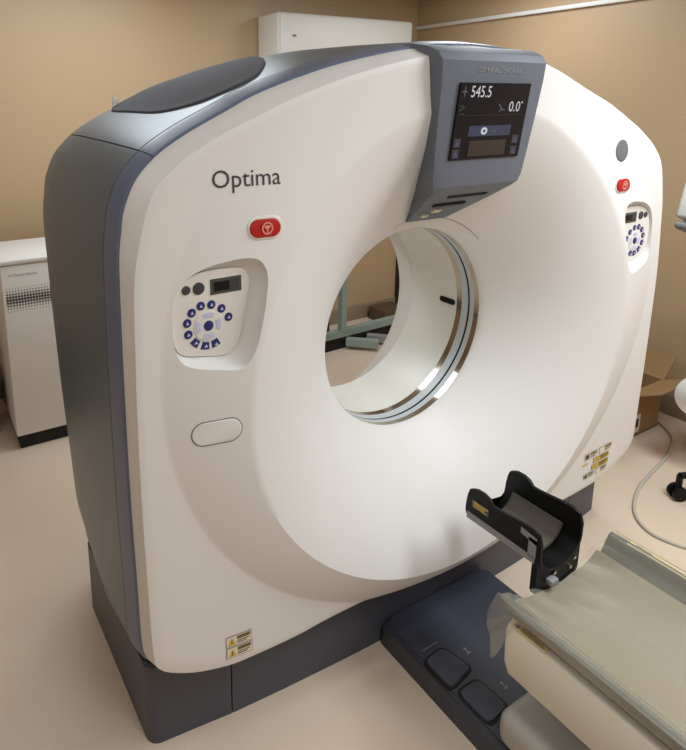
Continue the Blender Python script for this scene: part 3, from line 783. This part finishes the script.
def hh_liner():
    rings = []
    for y, d in ((-.150, .004), (-.152, 0), (-.2, 0), (-.26, 0), (-.318, 0), (-.32, .004)):
        o = []; i = []
        for k in range(25):
            a = PI+PI*k/24; zc0 = .566
            o.append((.083*math.cos(a), y, zc0+.058*math.sin(a)+.002)); i.append(((.078-d)*math.cos(a), y, zc0+(.052-d)*math.sin(a)+.002))
        rings.append(o+i[::-1])
    V, F = loft(rings, True, True, True); return mesh('liner', V, F, M['liner'], H, 35, 'grey-brown foam liner')
hh_liner()
# mounting plate that slides into the end of the cradle
def hh_plate():
    prof = [(-.092, .600), (-.083, .600)]+[(.083*math.cos(PI+PI*k/16), .560+.057*math.sin(PI+PI*k/16)) for k in range(1, 16)]+[(.083, .600), (.092, .600), (.093, .5), (.093, .455), (.085, .44), (0, .428), (-.085, .44), (-.093, .455), (-.093, .5)]
    rings = [[(x, y, z) for x, z in prof] for y in (-.354, -.356, -.370, -.372)]
    V, F = loft(rings, True, True, True); return mesh('mounting_plate', V, F, M['black'], H, 30)
hh_plate()
tube('stud', [(-.02, -.371, .487), (-.02, -.378, .487)], .006, M['steel'], H, 12); tube('stud', [(.05, -.371, .477), (.05, -.378, .477)], .006, M['steel'], H, 12); tube('stud', [(.066, -.371, .50), (.066, -.378, .50)], .005, M['steel'], H, 12)
box('latch', -.052, -.022, -.392, -.371, .466, .482, M['greyplastic'], H, .003)

# ------------------------------------------------------------------ things around the gantry
K = thing('equipment_cabinet', 'tall white equipment cabinet with dotted grille and black plinth behind the gantry at left', 'cabinet', (-.8, 2.15, 0))
box('body', -1.075, -.50, 1.92, 2.39, .075, .975, M['cab'], K, .006)
box('top_panel', -1.078, -.497, 1.915, 2.395, .978, 1.003, M['cab'], K, .008)
box('plinth', -1.062, -.512, 1.935, 2.38, 0, .075, M['blackmat'], K, .003)
def dots():
    bm = bmesh.new(); rr = random.Random(1)
    for i in range(40):
        for j in range(9):
            x = -1.055+i*.0135; z = .745+j*.0145
            s = .0052*math.exp(-((j-4)/3.2)**2)+.0006
            vs = [bm.verts.new((x+s*a, 1.9187, z+s*b)) for a, b in ((-1, -1), (1, -1), (1, 1), (-1, 1))]; bm.faces.new(vs)
    return bm_obj('grille_perforation', bm, M['ink'], K, False, 'pattern of dark holes')
gd = dots(); gd['kind'] = 'stuff'
V, F = text_fit('GE Medical Systems', .135, .014); mesh('nameplate_lettering', [(-1.043+a, 1.9185, .918+b) for a, b in V], F, M['inkl'], K, False)
EC = thing('equipment_case', 'low black case on the floor left of the tall white cabinet', 'case', (-1.4, 2.3, 0))
box('body', -1.66, -1.135, 2.15, 2.55, .0, .30, M['blackmat'], EC, .01); box('lid', -1.665, -1.13, 2.145, 2.555, .302, .34, M['black'], EC, .01)

AC = thing('wall_unit', 'long white box-shaped wall unit mounted high on the back wall', 'wall unit', (1.3, 2.48, 1.95))
rbox('housing', .735, 1.872, 2.33, 2.598, 1.95, 2.300, M['cab'], AC, .018)
box('front_panel', .748, 1.86, 2.322, 2.332, 2.0, 2.285, M['cab'], AC, .006)
box('air_outlet', .90, 1.75, 2.326, 2.335, 1.962, 1.992, M['ink'], AC, .003)
mesh('emblem', [(x, 2.3205, z) for x, z in pill(.852, 2.158, .034, .014, 6)], [tuple(range(14))], M['inkl'], AC, False)

# carton with open flaps by the right wall
CB = thing('cardboard_box', 'open brown cardboard box on the floor beside the right wall', 'box', (1.8, .56, 0))
def carton():
    x0, x1, y0, y1, h, t = 1.60, 1.985, .37, .76, .272, .006
    bm = bmesh.new()
    for b in ((x0, x1, y0, y0+t, 0, h), (x0, x1, y1-t, y1, 0, h), (x0, x0+t, y0+t, y1-t, 0, h), (x1-t, x1, y0+t, y1-t, 0, h), (x0, x1, y0, y1, 0, t)): add_box(bm, *b)
    bm_obj('body', bm, M['card'], CB, False)
    def flap(a, b, d):
        a, b, d = Vector(a), Vector(b), Vector(d); n = (b-a).cross(d).normalized()*.005
        e = (b-a).normalized()*.012
        V = [a, b, b+d-e, a+d+e]; V = V+[v+n for v in V]
        mesh('flap', V, [(0, 1, 2, 3), (7, 6, 5, 4), (0, 4, 5, 1), (1, 5, 6, 2), (2, 6, 7, 3), (3, 7, 4, 0)], M['card'], CB, False)
    flap((x0, y0, h), (x1, y0, h), (.05, -.15, .06))
    flap((x1, y1, h), (x0, y1, h), (0, .06, .17))
    flap((x1, y0, h), (x1, y1, h), (.13, 0, .10))
    flap((x0, y1, h), (x0, y0, h), (-.16, 0, .08))
    mesh('shipping_label', [(1.70, .3692, .02), (1.80, .3692, .02), (1.80, .3692, .125), (1.70, .3692, .125), (1.755, .3688, .05), (1.785, .3688, .05), (1.785, .3688, .10), (1.755, .3688, .10)], [(0, 1, 2, 3), (4, 5, 6, 7)], [M['paper'], M['ink']], CB, False, 'white label with dark block', [0, 1])
carton()
pts = [(2.02, .55, .012), (2.03, .45, .008), (1.995, .345, .007), (1.897, .245, .007), (1.73, .178, .007), (1.54, .139, .007), (1.341, .099, .007), (1.186, .038, .007), (1.096, -.027, .007), (1.054, -.105, .007), (1.062, -.172, .007), (1.087, -.228, .007), (1.14, -.30, .007), (1.22, -.40, .007), (1.27, -.55, .007)]
tag(tube('floor_cable', [tuple(p) for p in catmull(pts, 8)], .007, M['cable'], None, 10), 'pale grey cable curving across the floor from the cardboard box', 'cable')

# injector on a wheeled stand at the right edge
I = thing('injector_stand', 'white contrast injector on a wheeled stand at the right edge of the picture', 'injector', (1.72, -.2, 0))
HX, HY = 1.72, -.20
tube('pole', [(HX, HY, .10), (HX, HY, 1.16)], .022, M['cab'], I, 14)
tube('hub', [(HX, HY, .07), (HX, HY, .13)], .05, M['black'], I, 16)
for k in range(4):
    a = math.radians(153+90*k); ex, ey = HX+.365*math.cos(a), HY+.365*math.sin(a)
    bm = bmesh.new(); add_tube(bm, [(HX, HY, .105), ((HX+ex)/2, (HY+ey)/2, .115), (ex, ey, .115)], [.024, .020, .015], 10)
    lg = bm_obj('leg', bm, M['black'], I, 40)
    bm = bmesh.new()
    for q in (-1, 1): add_tube(bm, [(ex+q*.004, ey+q*.010, .034), (ex+q*.012, ey+q*.024, .034)], .033, 20)
    add_tube(bm, [(ex, ey, .05), (ex, ey, .115)], .014, 10)
    bm_obj('caster', bm, M['black'], I, 40)
# round-ended white housing low on the pole
def ring_shell():
    rings = []
    for x, s in ((-.0, .3), (.0, .96), (.006, 1), (.30, 1), (.306, .96)):
        rings.append([(1.565+.0+x+(.0 if True else 0)+.055*(1-math.cos(math.asin(max(-1, min(1, p[1]/.115))))), .03+p[0]*s, .41+p[1]*s) for p in circ(0, 0, .09, 28, .105)])
    V, F = loft(rings, True, True, True); return mesh('power_unit', V, F, M['cab'], I, 40)
ring_shell()
tube('clamp', [(1.74, .03, .41), (1.73, -.10, .41), (HX, HY, .41)], .02, M['black'], I, 10)
# injector head, tilted, with control face
def head():
    c = Vector((1.345, .0, 1.285)); m = Matrix.Translation(c) @ Matrix.Rotation(math.radians(18), 4, 'Y')
    def hb(name, x0, x1, y0, y1, z0, z1, mt, bev, parent, label=None):
        bm = bmesh.new(); add_box(bm, x0, x1, y0, y1, z0, z1, bev, 3); bmesh.ops.transform(bm, matrix=m, verts=bm.verts); return bm_obj(name, bm, mt, parent, 35, label)
    h = hb('injector_head', -.10, .36, -.07, .07, -.03, .14, M['cab'], .012, I)
    hb('head_underside', -.095, .36, -.065, .065, -.075, -.045, M['greyplastic'], .012, h, 'grey underside')
    hb('neck', -.06, .30, -.05, .05, -.05, -.025, M['cab'], .004, h)
    hb('key', -.082, -.02, -.0715, -.068, -.018, .004, M['black'], .002, h); hb('display', -.08, .06, -.0715, -.068, .018, .10, M['e_green'], .002, h, 'small green display')
    tube('bracket', [(1.60, 0, 1.20), (1.69, -.1, 1.17), (HX, HY, 1.15)], .025, M['cab'], I, 12)
head()

# things glimpsed through the bore
FR = thing('steel_frame', 'pale green steel frame standing on the floor behind the gantry, seen through the bore', 'frame', (1.2, 2.15, 0))
def bar(name, a, b, w, h, m, p=FR):
    a, b = Vector(a), Vector(b); d = (b-a).normalized(); up = Vector((0, 0, 1)) if abs(d.z) < .9 else Vector((0, 1, 0)); s = d.cross(up).normalized(); u = s.cross(d)
    V = [q+s*i*w/2+u*j*h/2 for q in (a, b) for i, j in ((-1, -1), (1, -1), (1, 1), (-1, 1))]
    return mesh(name, V, [(0, 1, 2, 3), (7, 6, 5, 4), (0, 4, 5, 1), (1, 5, 6, 2), (2, 6, 7, 3), (3, 7, 4, 0)], m, p, False)
bar('long_rail', (.55, 2.15, .115), (1.72, 2.19, .115), .05, .05, M['framegreen'])
bar('long_rail', (.55, 2.16, .03), (1.72, 2.20, .03), .05, .06, M['blackmat'])
bar('post', (1.165, 2.16, .14), (1.165, 2.16, 1.15), .045, .045, M['framegreen'])
bar('post', (1.06, 2.20, .14), (1.06, 2.20, 1.15), .022, .03, M['darkbrown'])
bar('post', (.80, 2.16, .14), (.80, 2.16, 1.15), .045, .045, M['framegreen'])
bar('cross_rail', (.78, 2.16, 1.13), (1.18, 2.16, 1.13), .04, .04, M['framegreen'])
bar('foot', (1.19, 2.14, .055), (1.36, 1.98, .055), .06, .05, M['framegreen'])
bar('foot', (1.38, 2.14, .05), (1.50, 2.02, .05), .055, .045, M['greyplastic'])
WB = box('wooden_box', 1.74, 1.97, 2.36, 2.56, 0, .11, M['woodbox'], None, .006)
tag(WB, 'low dark brown wooden box on the floor behind the steel frame', 'box')
